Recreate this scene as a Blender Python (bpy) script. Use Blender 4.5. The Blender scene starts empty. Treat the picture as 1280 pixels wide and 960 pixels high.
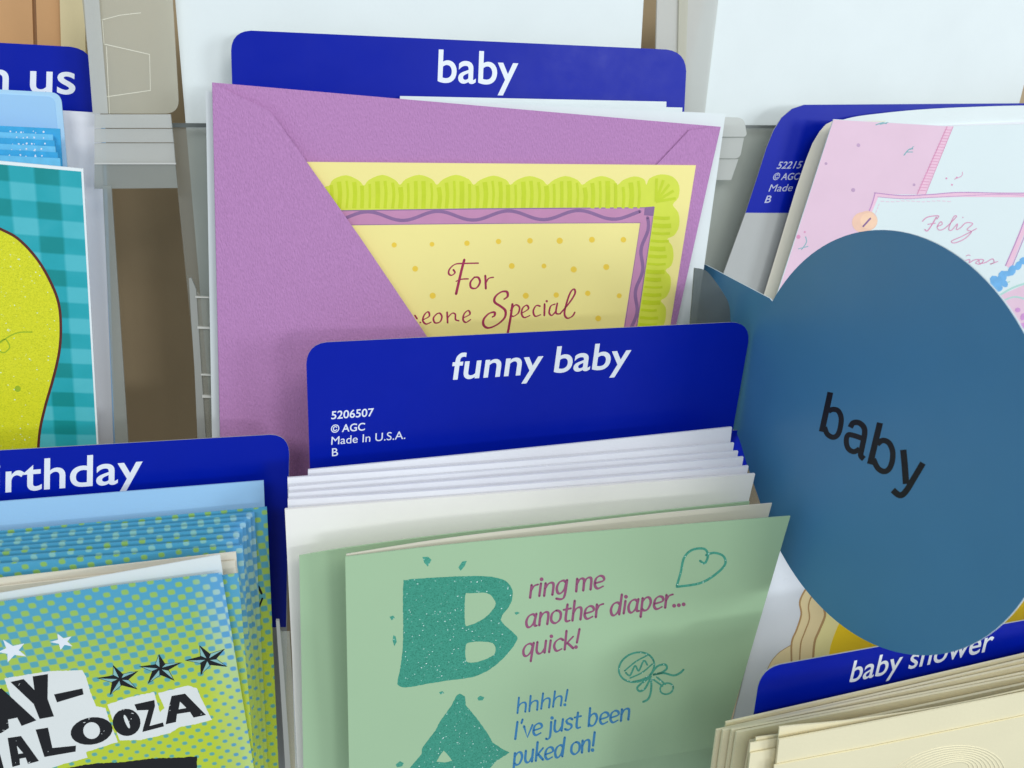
import bpy, math, random
from mathutils import Vector, Matrix
from mathutils.geometry import tessellate_polygon
random.seed(7)
S = bpy.context.scene
COL = S.collection

# ------------------------------------------------------------------ camera
# directions seen in the photograph (camera axes: x right, y up, z towards the viewer)
FOC = 1030.0
h = Vector((4400, 260, -1030)).normalized()          # along the rack, left to right
c = Vector((310, 3020, 1030)); c = (c - h * c.dot(h)).normalized()   # up the cards of the upper tier
n0 = h.cross(c)                                       # out of the cards
LEAN = math.radians(15)                               # the cards lean back by this much
Zc = c * math.cos(LEAN) + n0 * math.sin(LEAN)
Yc = -n0 * math.cos(LEAN) + c * math.sin(LEAN)
ROT = Matrix((h, Yc, Zc))                             # camera axes -> world axes
CAM = Vector((0, 0, 1.45))
cam = bpy.data.objects.new("camera", bpy.data.cameras.new("camera"))
COL.objects.link(cam)
cam.matrix_world = Matrix.Translation(CAM) @ ROT.to_4x4()
cam.data.sensor_width = 36
cam.data.lens = 36 * FOC / 1280
cam.data.clip_start = 0.01
cam.data.clip_end = 50
cam.data.dof.use_dof = True
cam.data.dof.focus_distance = 0.335
cam.data.dof.aperture_fstop = cam.data.lens / 1.7
S.camera = cam
H, Cc, N0 = ROT @ h, ROT @ c, ROT @ n0

# ------------------------------------------------------------------ light: shop ceiling
W = bpy.data.worlds.new("World"); S.world = W; W.use_nodes = True
W.node_tree.nodes["Background"].inputs[0].default_value = (0.80, 0.90, 1.0, 1)
W.node_tree.nodes["Background"].inputs[1].default_value = 0.42
def lamp(name, loc, aim, size, power, col):
    l = bpy.data.lights.new(name, 'AREA'); l.shape = 'RECTANGLE'; l.size, l.size_y = size
    l.energy = power; l.color = col
    o = bpy.data.objects.new(name, l); COL.objects.link(o); o.location = loc
    o.rotation_euler = (Vector(aim) - Vector(loc)).to_track_quat('-Z', 'Y').to_euler()
    return o
lamp("ceiling_light", (0.7, -0.9, 3.0), (0.1, 0.2, 1.2), (1.2, 0.6), 14, (1.0, 0.97, 0.92))
lamp("ceiling_light", (-0.8, -1.3, 3.0), (0, 0.3, 1.2), (1.2, 0.6), 18, (0.95, 0.98, 1.0))
lamp("shop_window", (1.8, -1.3, 2.1), (0.1, 0.2, 1.3), (0.55, 0.6), 14, (0.88, 0.95, 1.0))
lamp("bright_shop_window", (1.05, -2.05, 2.16), (0.06, 0.28, 1.4), (0.5, 0.2), 10, (0.92, 0.96, 1.0))
S.view_settings.view_transform = 'Standard'
S.view_settings.look = 'None'
S.view_settings.exposure = 0.0
S.render.engine = 'CYCLES'
S.cycles.max_bounces = 8
S.cycles.transparent_max_bounces = 16

# ------------------------------------------------------------------ helpers
def lin(r, g, b):
    f = lambda v: (v / 255 / 12.92) if v / 255 <= 0.04045 else ((v / 255 + 0.055) / 1.055) ** 2.4
    return (f(r), f(g), f(b), 1)

MATS = {}
def paper(name, rgb, rough=0.6, var=0.05, scale=600, bump=0.02, spec=0.35, vscale=30, stretch=None, metal=0.0, trans=0.0):
    if name in MATS: return MATS[name]
    m = bpy.data.materials.new(name); m.use_nodes = True; nt = m.node_tree; N = nt.nodes; L = nt.links
    b = N["Principled BSDF"]; b.inputs["Roughness"].default_value = rough
    b.inputs["Specular IOR Level"].default_value = spec; b.inputs["Metallic"].default_value = metal
    tc = N.new("ShaderNodeTexCoord")
    nz = N.new("ShaderNodeTexNoise"); nz.inputs["Scale"].default_value = vscale; nz.inputs["Detail"].default_value = 5
    mc = N.new("ShaderNodeMapping"); L.new(tc.outputs["Object"], mc.inputs["Vector"]); L.new(mc.outputs[0], nz.inputs["Vector"])
    if stretch: mc.inputs["Rotation"].default_value = (0, 0, stretch[1]); mc.inputs["Scale"].default_value = (1, stretch[0], 1)
    ng = N.new("ShaderNodeTexNoise"); ng.inputs["Scale"].default_value = 70; ng.inputs["Detail"].default_value = 8; ng.inputs["Roughness"].default_value = 0.7
    L.new(tc.outputs["Object"], ng.inputs["Vector"])
    gr = N.new("ShaderNodeMapRange"); gr.inputs[1].default_value = 0.3; gr.inputs[2].default_value = 0.7; gr.inputs[3].default_value = max(0.05, rough - 0.04); gr.inputs[4].default_value = min(1, rough + 0.06)
    L.new(ng.outputs[0], gr.inputs[0]); L.new(gr.outputs[0], b.inputs["Roughness"])
    mx = N.new("ShaderNodeMixRGB"); cl = lin(*rgb)
    mx.inputs[1].default_value = tuple(v * (1 - var) for v in cl[:3]) + (1,)
    mx.inputs[2].default_value = tuple(min(1, v * (1 + var)) for v in cl[:3]) + (1,)
    L.new(nz.outputs[0], mx.inputs[0]); L.new(mx.outputs[0], b.inputs["Base Color"])
    mp = N.new("ShaderNodeMapping"); L.new(tc.outputs["Object"], mp.inputs["Vector"])
    if stretch: mp.inputs["Rotation"].default_value = (0, 0, stretch[1]); mp.inputs["Scale"].default_value = (1, stretch[0], 1)
    n2 = N.new("ShaderNodeTexNoise"); n2.inputs["Scale"].default_value = scale; n2.inputs["Detail"].default_value = 3
    L.new(mp.outputs[0], n2.inputs["Vector"])
    bp = N.new("ShaderNodeBump"); bp.inputs["Strength"].default_value = 1; bp.inputs["Distance"].default_value = bump / 1000
    L.new(n2.outputs[0], bp.inputs["Height"]); L.new(bp.outputs[0], b.inputs["Normal"])
    MATS[name] = m
    return m

def plastic(name, rgb, clear=0.6, rough=0.15, diff=0.5):
    m = bpy.data.materials.new(name); m.use_nodes = True; nt = m.node_tree; N = nt.nodes; L = nt.links
    b = N["Principled BSDF"]; b.inputs["Base Color"].default_value = lin(*rgb); b.inputs["Roughness"].default_value = rough
    t = N.new("ShaderNodeBsdfTransparent"); t.inputs[0].default_value = (0.93, 0.94, 0.93, 1)
    tl = N.new("ShaderNodeBsdfTranslucent"); tl.inputs[0].default_value = lin(*rgb)
    m1 = N.new("ShaderNodeMixShader"); m1.inputs[0].default_value = 0.4
    L.new(b.outputs[0], m1.inputs[1]); L.new(tl.outputs[0], m1.inputs[2])
    m2 = N.new("ShaderNodeMixShader"); m2.inputs[0].default_value = clear
    L.new(m1.outputs[0], m2.inputs[1]); L.new(t.outputs[0], m2.inputs[2])
    L.new(m2.outputs[0], N["Material Output"].inputs[0])
    MATS[name] = m
    return m

def T(ox, oy, s, pts):                                # from an enlarged view to photograph pixels
    return [(ox + x / s, oy + y / s) for x, y in pts]

def ray(px, py):
    return ROT @ Vector(((px - 640) / FOC, -(py - 480) / FOC, -1))

class Frame:
    """the plane a card stands in; origin at the card's foot, x along it, y up it, z out of it"""
    def __init__(s, delta, anchor, z, base, yaw=0.0, off=0.0):
        d = math.radians(delta); y = math.radians(yaw)
        v = Cc * math.cos(d) + N0 * math.sin(d); n = N0 * math.cos(d) - Cc * math.sin(d); u = H.copy()
        u, n = u * math.cos(y) + n * math.sin(y), n * math.cos(y) - u * math.sin(y)
        s.u, s.v, s.n = u, v, n
        s.P = CAM + ray(*anchor) * z + n * (off / 1000)
        s.O = s.P; s.bend = None
        s.O = s.world(*base)
    def world(s, px, py, z=0.0):
        r = ray(px, py); t = ((s.P + s.n * z - CAM).dot(s.n)) / r.dot(s.n)
        return CAM + r * t
    def loc(s, px, py, z=0.0):
        p = s.world(px, py, z) - s.O
        return Vector((p.dot(s.u), p.dot(s.v), z))
    def depth(s, px, py):
        return -(ROT.transposed() @ (s.world(px, py) - CAM)).z
    def mat(s):
        m = Matrix((s.u, s.v, s.n)).transposed().to_4x4(); m.translation = s.O
        return m

def custom(F, n, P):                                   # a frame with a normal of its own
    F.n = n.normalized(); F.v = (Cc - F.n * Cc.dot(F.n)).normalized(); F.u = F.v.cross(F.n); F.P = P
    return F

def link(name, verts, faces, m, parent=None, F=None, smooth=False):
    me = bpy.data.meshes.new(name); me.from_pydata([tuple(v) for v in verts], [], faces); me.update()
    if smooth:
        for p in me.polygons: p.use_smooth = True
    o = bpy.data.objects.new(name, me); COL.objects.link(o); me.materials.append(m)
    if parent: o.parent = parent
    elif F: o.matrix_world = F.mat()
    return o

def thing(name, F, label, cat, group=None):
    o = bpy.data.objects.new(name, None); o.empty_display_size = 0.01; COL.objects.link(o); o.matrix_world = F.mat()
    tag(o, label, cat, group); return o

def tag(o, label=None, cat=None, group=None, kind=None):
    if label: o["label"] = label
    if cat: o["category"] = cat
    if group: o["group"] = group
    if kind: o["kind"] = kind
    return o

def smooth(pts, k=5, closed=False):
    n = len(pts); out = []
    rng = range(n) if closed else range(n - 1)
    for i in rng:
        g = (lambda j: pts[j % n]) if closed else (lambda j: pts[max(0, min(n - 1, j))])
        p0, p1, p2, p3 = g(i - 1), g(i), g(i + 1), g(i + 2)
        for q in range(k):
            t = q / k
            out.append(tuple(0.5 * (2 * p1[a] + (p2[a] - p0[a]) * t + (2 * p0[a] - 5 * p1[a] + 4 * p2[a] - p3[a]) * t * t
                             + (3 * p1[a] - p0[a] - 3 * p2[a] + p3[a]) * t ** 3) for a in (0, 1)))
    if not closed: out.append(tuple(pts[-1]))
    return out

def rounded(poly, radii, k=6):                         # round the corners of a polygon of pixels
    n = len(poly); out = []
    for i, (p, r) in enumerate(zip(poly, radii)):
        if not r: out.append(tuple(p)); continue
        p = Vector(p); a = Vector(poly[i - 1]) - p; b = Vector(poly[(i + 1) % n]) - p
        ra, rb = (r if not isinstance(r, tuple) else r[0]), (r if not isinstance(r, tuple) else r[1])
        A = p + a.normalized() * ra; B = p + b.normalized() * rb
        for q in range(k + 1):
            t = q / k; w = 0.86
            m = A.lerp(B, 0.5); cpt = m.lerp(p, w)
            out.append(tuple((A * (1 - t) ** 2 + cpt * 2 * t * (1 - t) + B * t * t)))
    return out

def sheet(name, F, poly, thick, m, parent=None, z=0.0, holes=()):
    """a piece of card: outline in its plane, front face at z, real thickness behind it (mm)"""
    loops = [[F.loc(x, y, z) for x, y in lp] for lp in [poly] + list(holes)]
    flat = [v for lp in loops for v in lp]; N = len(flat)
    tris = tessellate_polygon([[Vector((v.x, v.y, 0)) for v in lp] for lp in loops])
    faces = []
    for t in tris:
        a, b, d = (flat[i] for i in t)
        if (b - a).cross(d - a).z < 0: t = t[::-1]
        faces.append(tuple(t))
    verts = list(flat)
    if thick:
        verts += [v - Vector((0, 0, thick / 1000)) for v in flat]
        faces += [tuple(i + N for i in f[::-1]) for f in faces]
        s0 = 0
        for li, lp in enumerate(loops):
            k = len(lp); ar = sum(lp[i].x * lp[(i + 1) % k].y - lp[(i + 1) % k].x * lp[i].y for i in range(k))
            for i in range(k):
                a, b = s0 + i, s0 + (i + 1) % k
                if (ar > 0) == (li == 0): faces.append((b, a, a + N, b + N))
                else: faces.append((a, b, b + N, a + N))
            s0 += k
    return link(name, verts, faces, m, parent, F)

def grid_sheet(name, F, q, thick, m, parent=None, bow=None, nx=16, ny=12, z=0.0):
    """four corners TL TR BR BL, gently bowed out of its plane by bow(s,t) in mm"""
    V = []; Fc = []
    for side in (0, 1):
        for j in range(ny + 1):
            for i in range(nx + 1):
                s, t = i / nx, j / ny
                top = Vector(q[0]).lerp(Vector(q[1]), s); bot = Vector(q[3]).lerp(Vector(q[2]), s); p = top.lerp(bot, t)
                v = F.loc(p.x, p.y, z); v.z += ((bow(s, t) if bow else 0) - side * thick) / 1000
                V.append(v)
    K = (nx + 1) * (ny + 1); I = lambda i, j, sd: sd * K + j * (nx + 1) + i
    for j in range(ny):
        for i in range(nx):
            Fc.append((I(i, j, 0), I(i, j + 1, 0), I(i + 1, j + 1, 0), I(i + 1, j, 0)))
            Fc.append((I(i, j, 1), I(i + 1, j, 1), I(i + 1, j + 1, 1), I(i, j + 1, 1)))
    for i in range(nx):
        Fc.append((I(i, 0, 0), I(i + 1, 0, 0), I(i + 1, 0, 1), I(i, 0, 1)))
        Fc.append((I(i, ny, 0), I(i, ny, 1), I(i + 1, ny, 1), I(i + 1, ny, 0)))
    for j in range(ny):
        Fc.append((I(0, j, 0), I(0, j, 1), I(0, j + 1, 1), I(0, j + 1, 0)))
        Fc.append((I(nx, j, 0), I(nx, j + 1, 0), I(nx, j + 1, 1), I(nx, j, 1)))
    return link(name, V, Fc, m, parent, F)

def ribbon_geo(pts, w, nib=None, taper=0.0, cap=True):
    """a pen stroke as a strip of pixels; w full width; nib=(angle, thin share) makes it calligraphic"""
    L, R = [], []; n = len(pts)
    for i, p in enumerate(pts):
        a = pts[max(0, i - 1)]; b = pts[min(n - 1, i + 1)]
        dx, dy = b[0] - a[0], b[1] - a[1]; l = math.hypot(dx, dy) or 1; dx /= l; dy /= l
        ww = w
        if nib: ww = w * (nib[1] + (1 - nib[1]) * abs(math.sin(math.atan2(-dy, dx) - nib[0])))
        if taper: ww *= 1 - taper * abs(2 * i / (n - 1) - 1) ** 3
        L.append((p[0] - dy * ww / 2, p[1] + dx * ww / 2)); R.append((p[0] + dy * ww / 2, p[1] - dx * ww / 2))
    V = L + R; Fc = [(i, i + 1, n + i + 1, n + i) for i in range(n - 1)]
    if cap:
        for (i, sg) in ((0, -1), (n - 1, 1)):
            p = pts[i]; r = math.hypot(L[i][0] - p[0], L[i][1] - p[1]) * 0.9
            k = len(V); V += [(p[0] + r * math.cos(a * math.pi / 4), p[1] + r * math.sin(a * math.pi / 4)) for a in range(8)]
            Fc.append(tuple(range(k, k + 8)))
    return V, Fc

def lay(z):
    """print lies a hundredth of a millimetre or so above its card"""
    return z * 0.2 if z < 0.0006 else (0.0008 + (z - 0.0008) * 0.2 if z < 0.002 else z)

def pen(name, F, strokes, m, parent, z=0.00008, nib=None, cap=True, k=5):
    """strokes: (points, width[, 'L' for straight | 'C' for closed]) or ('dot', (x, y), r)"""
    V = []; Fc = []; zz = lay(z)
    for st in strokes:
        if st[0] == 'dot':
            (x, y), r = st[1], st[2]
            g = [(x + r * math.cos(a * math.pi / 6), y + r * math.sin(a * math.pi / 6)) for a in range(12)]; f = [tuple(range(12))]
        else:
            pts = st[0]; mode = st[2] if len(st) > 2 else ''
            if mode != 'L': pts = smooth(pts, k, mode == 'C')
            if mode == 'C': pts = pts + pts[:1]
            g, f = ribbon_geo(pts, st[1], nib, cap=cap)
        zz += 0.0000012
        b = len(V)
        V += [F.loc(x, y, zz) for x, y in g]
        for q in f:
            q = tuple(i + b for i in q)
            nr = sum(((V[q[i]]).cross(V[q[(i + 1) % len(q)]]) for i in range(len(q))), Vector())
            Fc.append(q if nr.z > 0 else q[::-1])
    return link(name, V, Fc, m, parent, F)

def flat(name, F, polys, m, parent, z=0.00006):        # several flat printed shapes: (outline, holes...)
    V = []; Fc = []; zz = lay(z)
    for it in polys:
        loops = [[F.loc(x, y, zz) for x, y in lp] for lp in it]; fl = [v for lp in loops for v in lp]; b = len(V)
        for t in tessellate_polygon([[Vector((v.x, v.y, 0)) for v in lp] for lp in loops]):
            a, bb, d = (fl[i] for i in t)
            if abs((bb - a).cross(d - a).z) < 1e-14: continue
            if (bb - a).cross(d - a).z < 0: t = t[::-1]
            Fc.append(tuple(i + b for i in t))
        V += fl; zz += 0.000001
    return link(name, V, Fc, m, parent, F)

def affine(bl, br, tl, w, hgt):                        # glyph space -> pixels, fitted on three points
    bl, br, tl = Vector(bl), Vector(br), Vector(tl); a = (br - bl) / w; b = (tl - bl) / hgt
    return lambda x, y: tuple(bl + a * x + b * y)

def type_text(name, F, text, bl, br, tl, m, parent, bold=0.0, z=0.00008, ref=None, space=1.0):
    """upright type; bl/br baseline ends, tl the top of the ascender above bl"""
    cu = bpy.data.curves.new("type", 'FONT'); cu.body = text; cu.size = 1; cu.fill_mode = 'FRONT'; cu.offset = bold
    cu.resolution_u = 6; cu.space_character = space
    o = bpy.data.objects.new("type", cu); COL.objects.link(o); bpy.context.view_layer.update()
    me = bpy.data.meshes.new_from_object(o); bpy.data.objects.remove(o)
    xs = [v.co.x for v in me.vertices]; x0, x1 = min(xs), max(xs); top = max(v.co.y for v in me.vertices)
    A = affine(bl, br, tl, x1 - x0, ref or top)
    V = [F.loc(*A(v.co.x - x0, v.co.y), lay(z)) for v in me.vertices]; Fc = [tuple(p.vertices) for p in me.polygons]
    Fc = [f if sum(((V[f[i]]).cross(V[f[(i + 1) % len(f)]]) for i in range(len(f))), Vector()).z > 0 else f[::-1] for f in Fc]
    bpy.data.meshes.remove(me)
    return link(name, V, Fc, m, parent, F)

BOWL = [(62, 82), (44, 99), (18, 88), (5, 50), (14, 8), (34, 0), (56, 28), (63, 70)]
PB = [(8, 72), (30, 100), (54, 96), (66, 56), (50, 8), (26, 0), (8, 18)]
ARCH = [(8, 55), (24, 90), (48, 99), (62, 78), (62, 0)]
GL = {
 'a': (88, [(BOWL,), ([(68, 100), (62, 40), (66, 6), (80, 4)],)]), 'n': (82, [([(8, 102), (8, 0)],), (ARCH,)]),
 'o': (80, [([(35, 100), (7, 78), (6, 25), (34, 0), (64, 25), (64, 78)], 'C')]), 't': (62, [([(26, 138), (22, 30), (32, 3), (52, 6)],), ([(2, 98), (52, 102)],)]),
 'h': (82, [([(10, 158), (8, 0)],), (ARCH,)]), 'e': (76, [([(8, 46), (60, 58), (58, 88), (34, 100), (10, 80), (6, 32), (26, 1), (62, 14)],)]),
 'r': (60, [([(8, 102), (8, 0)],), ([(8, 55), (25, 90), (52, 99)],)]), 'd': (86, [(BOWL,), ([(70, 158), (64, 0)],)]),
 'i': (32, [([(10, 100), (8, 0)],), ('dot', (12, 132))]), 'p': (84, [([(8, 102), (6, -48)],), (PB,)]), 'b': (84, [([(10, 158), (8, 0)],), (PB,)]),
 'm': (122, [([(8, 102), (8, 0)],), ([(8, 55), (22, 90), (42, 98), (54, 78), (54, 0)],), ([(54, 55), (68, 90), (90, 98), (102, 78), (102, 0)],)]),
 'g': (86, [(BOWL,), ([(68, 100), (62, -20), (44, -48), (8, -38)],)]), 'q': (86, [(BOWL,), ([(68, 102), (62, -52)],)]),
 'u': (84, [([(8, 102), (8, 30), (22, 2), (44, 6), (62, 42)],), ([(64, 102), (62, 0)],)]), 'c': (70, [([(60, 84), (38, 100), (10, 78), (6, 38), (26, 1), (58, 12)],)]),
 'k': (74, [([(10, 158), (8, 0)],), ([(58, 100), (12, 44)], 'L'), ([(22, 54), (64, 0)], 'L')]), '!': (38, [([(16, 155), (10, 42)],), ('dot', (8, 6))]),
 'I': (36, [([(12, 150), (8, 0)],)]), "'": (26, [([(12, 160), (6, 128)],)]), 'v': (70, [([(2, 102), (34, 0), (64, 102)], 'L')]),
 'j': (34, [([(16, 100), (14, -20), (0, -46), (-16, -40)],), ('dot', (18, 132))]), 's': (64, [([(50, 86), (30, 100), (8, 84), (18, 58), (44, 42), (48, 16), (26, 0), (2, 12)],)]),
 '.': (32, [('dot', (8, 6))]), ' ': (42, []),
}
def hand_text(name, F, text, bl, br, xh, m, parent, w=23, z=0.00008, nib=(0.6, 0.5)):
    """casual hand lettering; xh = pixel vector of one x-height"""
    adv = sum(GL[ch][0] for ch in text) - 12
    A = affine(bl, br, (bl[0] + xh[0], bl[1] + xh[1]), adv, 100); pw = w * math.hypot(*xh) / 100
    x = 0; st = []
    for i, ch in enumerate(text):
        j = random.uniform(-3, 3); r = random.uniform(-.02, .02)
        for g in GL[ch][1]:
            if g[0] == 'dot': st.append(('dot', A(x + g[1][0], g[1][1] + j), pw * 0.68))
            else: st.append(([A(x + a + b * r, b + j) for a, b in g[0]], pw) + tuple(g[1:]))
        x += GL[ch][0]
    return pen(name, F, st, m, parent, z, nib)

def ell(cx, cy, rx, ry, rot=0, k=20):
    r = math.radians(rot)
    return [(cx + rx * math.cos(t) * math.cos(r) - ry * math.sin(t) * math.sin(r), cy + rx * math.cos(t) * math.sin(r) + ry * math.sin(t) * math.cos(r))
            for t in (2 * math.pi * i / k for i in range(k))]

# ------------------------------------------------------------------ materials
WHITE = paper("white_paper", (224, 232, 232), rough=0.7, bump=0.03)
COOLW = paper("envelope_white", (234, 235, 240), rough=0.75, bump=0.04, scale=900)
CREAMW = paper("cream_page", (226, 220, 203), rough=0.7)
CREAM = paper("cream_envelope", (234, 225, 190), rough=0.7, bump=0.05, scale=700)
BLUE = paper("divider_blue", (0, 27, 160), rough=0.34, var=0.05, bump=0.015, scale=1500, spec=0.2, vscale=60)
BACKING = paper("divider_grey", (176, 178, 176), rough=0.4)
INK = paper("white_ink", (232, 238, 245), rough=0.5)
INKG = paper("grey_ink", (186, 190, 214), rough=0.5)
BLACK = paper("black_ink", (22, 22, 26), rough=0.5, var=0.2)
SIGN = paper("sign_blue", (74, 138, 182), rough=0.4, var=0.05, bump=0.01, spec=0.4)
SIGNEDGE = paper("sign_edge", (200, 215, 220), rough=0.5)
LILAC = paper("lilac_envelope", (186, 135, 186), rough=0.85, var=0.2, bump=0.4, scale=2000, spec=0.15, vscale=1800, stretch=(0.4, 0.9))
YEL = paper("yellow_card", (244, 231, 150), rough=0.5, var=0.03)
LIME = paper("lime_print", (214, 224, 72), rough=0.5, var=0.06, vscale=120)
LIMED = paper("lime_dark_print", (198, 214, 40), rough=0.5, var=0.08, vscale=200)
MAUVE = paper("mauve_print", (196, 138, 176), rough=0.5, var=0.08, vscale=150)
MAUVED = paper("grey_mauve_print", (140, 105, 150), rough=0.5, var=0.12, vscale=300)
GOLD = paper("gold_dot_print", (240, 205, 70), rough=0.5)
WINE = paper("wine_ink", (164, 40, 84), rough=0.5, var=0.15, vscale=300)
GREEN = paper("mint_card", (168, 199, 161), rough=0.5, var=0.02, spec=0.35, bump=0.015)
PLUM = paper("plum_ink", (150, 84, 118), rough=0.5, var=0.08)
AZURE = paper("azure_ink", (58, 128, 178), rough=0.5, var=0.08)
PALEBLUE = paper("pale_blue_envelope", (158, 202, 238), rough=0.6, var=0.02)
SKYBLUE = paper("sky_blue_card", (62, 170, 222), rough=0.5, var=0.2, vscale=400)
SKYLT = paper("sky_light_card", (110, 195, 235), rough=0.5, var=0.15, vscale=400)
YGREEN = paper("glitter_yellow", (206, 216, 30), rough=0.5, var=0.16, vscale=900, bump=0.05, scale=2500)
BROWN = paper("brown_outline", (92, 40, 36), rough=0.6, var=0.2, vscale=900)
PINK = paper("pink_card", (226, 194, 212), rough=0.5, var=0.05, vscale=60)
PWHITE = paper("pearl_card", (218, 230, 231), rough=0.5, var=0.02)
SPECK = paper("pale_speck_print", (192, 158, 190), rough=0.5, var=0.2, vscale=300)
PKLINE = paper("rose_ink", (216, 146, 182), rough=0.5, var=0.15, vscale=300)
PKBAND = paper("rose_band", (234, 192, 212), rough=0.5, var=0.08, vscale=200)
MVLINE = paper("violet_ink", (188, 142, 190), rough=0.5, var=0.15, vscale=300)
TEALINK = paper("sea_ink", (128, 178, 186), rough=0.5, var=0.1)
PEACH = paper("peach_print", (246, 206, 176), rough=0.5, var=0.1, vscale=200)
PEACHD = paper("peach_ring_print", (238, 196, 172), rough=0.5, var=0.1, vscale=200)
BLOOM = paper("blue_bloom_print", (112, 176, 226), rough=0.5, var=0.25, vscale=250)
VBLOOM = paper("violet_bloom_print", (206, 150, 205), rough=0.5, var=0.25, vscale=250)
BUFF = paper("buff_print", (244, 224, 176), rough=0.5, var=0.05)
TAN = paper("tan_line_print", (186, 150, 104), rough=0.5, var=0.1)
STRAW = paper("straw_print", (248, 238, 172), rough=0.5)
AMBER = paper("amber_print", (255, 216, 40), rough=0.5, var=0.04)
WALL = paper("back_panel", (172, 152, 120), rough=0.6, var=0.08, vscale=14, bump=0.05)
CARDB = paper("brown_board", (206, 160, 112), rough=0.7, var=0.07, vscale=60)
CREAMB = paper("cream_board", (222, 208, 164), rough=0.6)
DARKEDGE = paper("tray_edge", (100, 106, 104), rough=0.3)
GREYP = paper("grey_plastic", (150, 152, 146), rough=0.3)
CLEAR = plastic("clear_plastic", (205, 205, 195), clear=0.72, rough=0.12)
FROST = plastic("frosted_plastic", (224, 222, 206), clear=0.36, rough=0.3)
FROST2 = plastic("milky_plastic", (226, 228, 224), clear=0.25, rough=0.3)
SMOKE = plastic("edge_plastic", (190, 195, 190), clear=0.45, rough=0.2)

def glitter(name, rgb, dark, sparkle):
    m = bpy.data.materials.new(name); m.use_nodes = True; nt = m.node_tree; N = nt.nodes; L = nt.links
    b = N["Principled BSDF"]; b.inputs["Roughness"].default_value = 0.5
    tc = N.new("ShaderNodeTexCoord"); v = N.new("ShaderNodeTexVoronoi"); v.inputs["Scale"].default_value = 2600
    L.new(tc.outputs["Object"], v.inputs["Vector"])
    sp = N.new("ShaderNodeSeparateColor"); L.new(v.outputs["Color"], sp.inputs[0])
    cr = N.new("ShaderNodeValToRGB"); e = cr.color_ramp; e.elements[0].position = 0; e.elements[0].color = lin(*dark)
    e.elements[1].position = 0.5; e.elements[1].color = lin(*rgb)
    x = e.elements.new(sparkle); x.color = lin(*rgb); x = e.elements.new(min(1, sparkle + 0.003)); x.color = (0.75, 0.95, 0.9, 1)
    L.new(sp.outputs[0], cr.inputs[0]); L.new(cr.outputs[0], b.inputs["Base Color"])
    bp = N.new("ShaderNodeBump"); bp.inputs["Strength"].default_value = 1; bp.inputs["Distance"].default_value = 0.00006
    L.new(sp.outputs[1], bp.inputs["Height"]); L.new(bp.outputs[0], b.inputs["Normal"])
    return m
GLIT = glitter("teal_glitter", (64, 158, 134), (44, 132, 110), 0.991)
GLIT2 = glitter("fine_teal_glitter", (76, 166, 142), (56, 140, 118), 0.98)
GLITY = glitter("yellow_glitter", (226, 226, 36), (206, 210, 30), 0.995)

def wave_pair(N, L, x, y, kx, ky, rot):
    """cos(kx*x')+cos(ky*y') of rotated coordinates"""
    def M(op, a, b=None):
        n = N.new("ShaderNodeMath"); n.operation = op
        for i, v in enumerate((a, b)):
            if v is None: continue
            if isinstance(v, (int, float)): n.inputs[i].default_value = v
            else: L.new(v, n.inputs[i])
        return n.outputs[0]
    cr, sr = math.cos(rot), math.sin(rot)
    xr = M('ADD', M('MULTIPLY', x, cr), M('MULTIPLY', y, sr)); yr = M('ADD', M('MULTIPLY', x, -sr), M('MULTIPLY', y, cr))
    return M, M('ADD', M('COSINE', M('MULTIPLY', xr, kx)), M('COSINE', M('MULTIPLY', yr, ky)))

def halftone(name, y_top, y_bot, x_fade, dot=(142, 190, 104)):
    """blue and lime print whose dots grow and shrink down the card"""
    m = bpy.data.materials.new(name); m.use_nodes = True; nt = m.node_tree; N = nt.nodes; L = nt.links
    b = N["Principled BSDF"]; b.inputs["Roughness"].default_value = 0.4
    tc = N.new("ShaderNodeTexCoord"); sx = N.new("ShaderNodeSeparateXYZ"); L.new(tc.outputs["Object"], sx.inputs[0])
    k = 2 * math.pi / 0.0042
    M, p = wave_pair(N, L, sx.outputs[0], sx.outputs[1], k, k, math.radians(48))
    def mr(v, a, b_, c_, d):
        q = N.new("ShaderNodeMapRange"); q.inputs[1].default_value = a; q.inputs[2].default_value = b_; q.inputs[3].default_value = c_; q.inputs[4].default_value = d
        L.new(v, q.inputs[0]); return q.outputs[0]
    nz = N.new("ShaderNodeTexNoise"); nz.inputs["Scale"].default_value = 40; L.new(tc.outputs["Object"], nz.inputs["Vector"])
    g = mr(sx.outputs[1], y_bot, y_top, 1.1, -0.9)
    g = M('ADD', g, M('MULTIPLY', M('SUBTRACT', nz.outputs[0], 0.5), 1.2))
    s = mr(M('ADD', p, g), -0.42, 0.42, 0, 1)           # 1 where lime
    fade = mr(sx.outputs[0], x_fade - 0.006, x_fade + 0.006, 0, 1)
    def mix(f, a, c_):
        q = N.new("ShaderNodeMixRGB")
        for i, v in enumerate((f, a, c_)):
            if isinstance(v, tuple): q.inputs[i].default_value = v
            else: L.new(v, q.inputs[i])
        return q.outputs[0]
    lo = mr(sx.outputs[1], y_bot, y_top, 0, 1)
    blue = mix(lo, lin(96, 172, 160), lin(80, 164, 202)); lime = mix(lo, lin(192, 210, 52), lin(*dot))
    lime = mix(fade, lime, mix(lo, lin(196, 222, 130), lin(160, 205, 235)))
    blue = mix(fade, blue, lin(96, 165, 215))
    L.new(mix(s, blue, lime), b.inputs["Base Color"])
    return m

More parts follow.
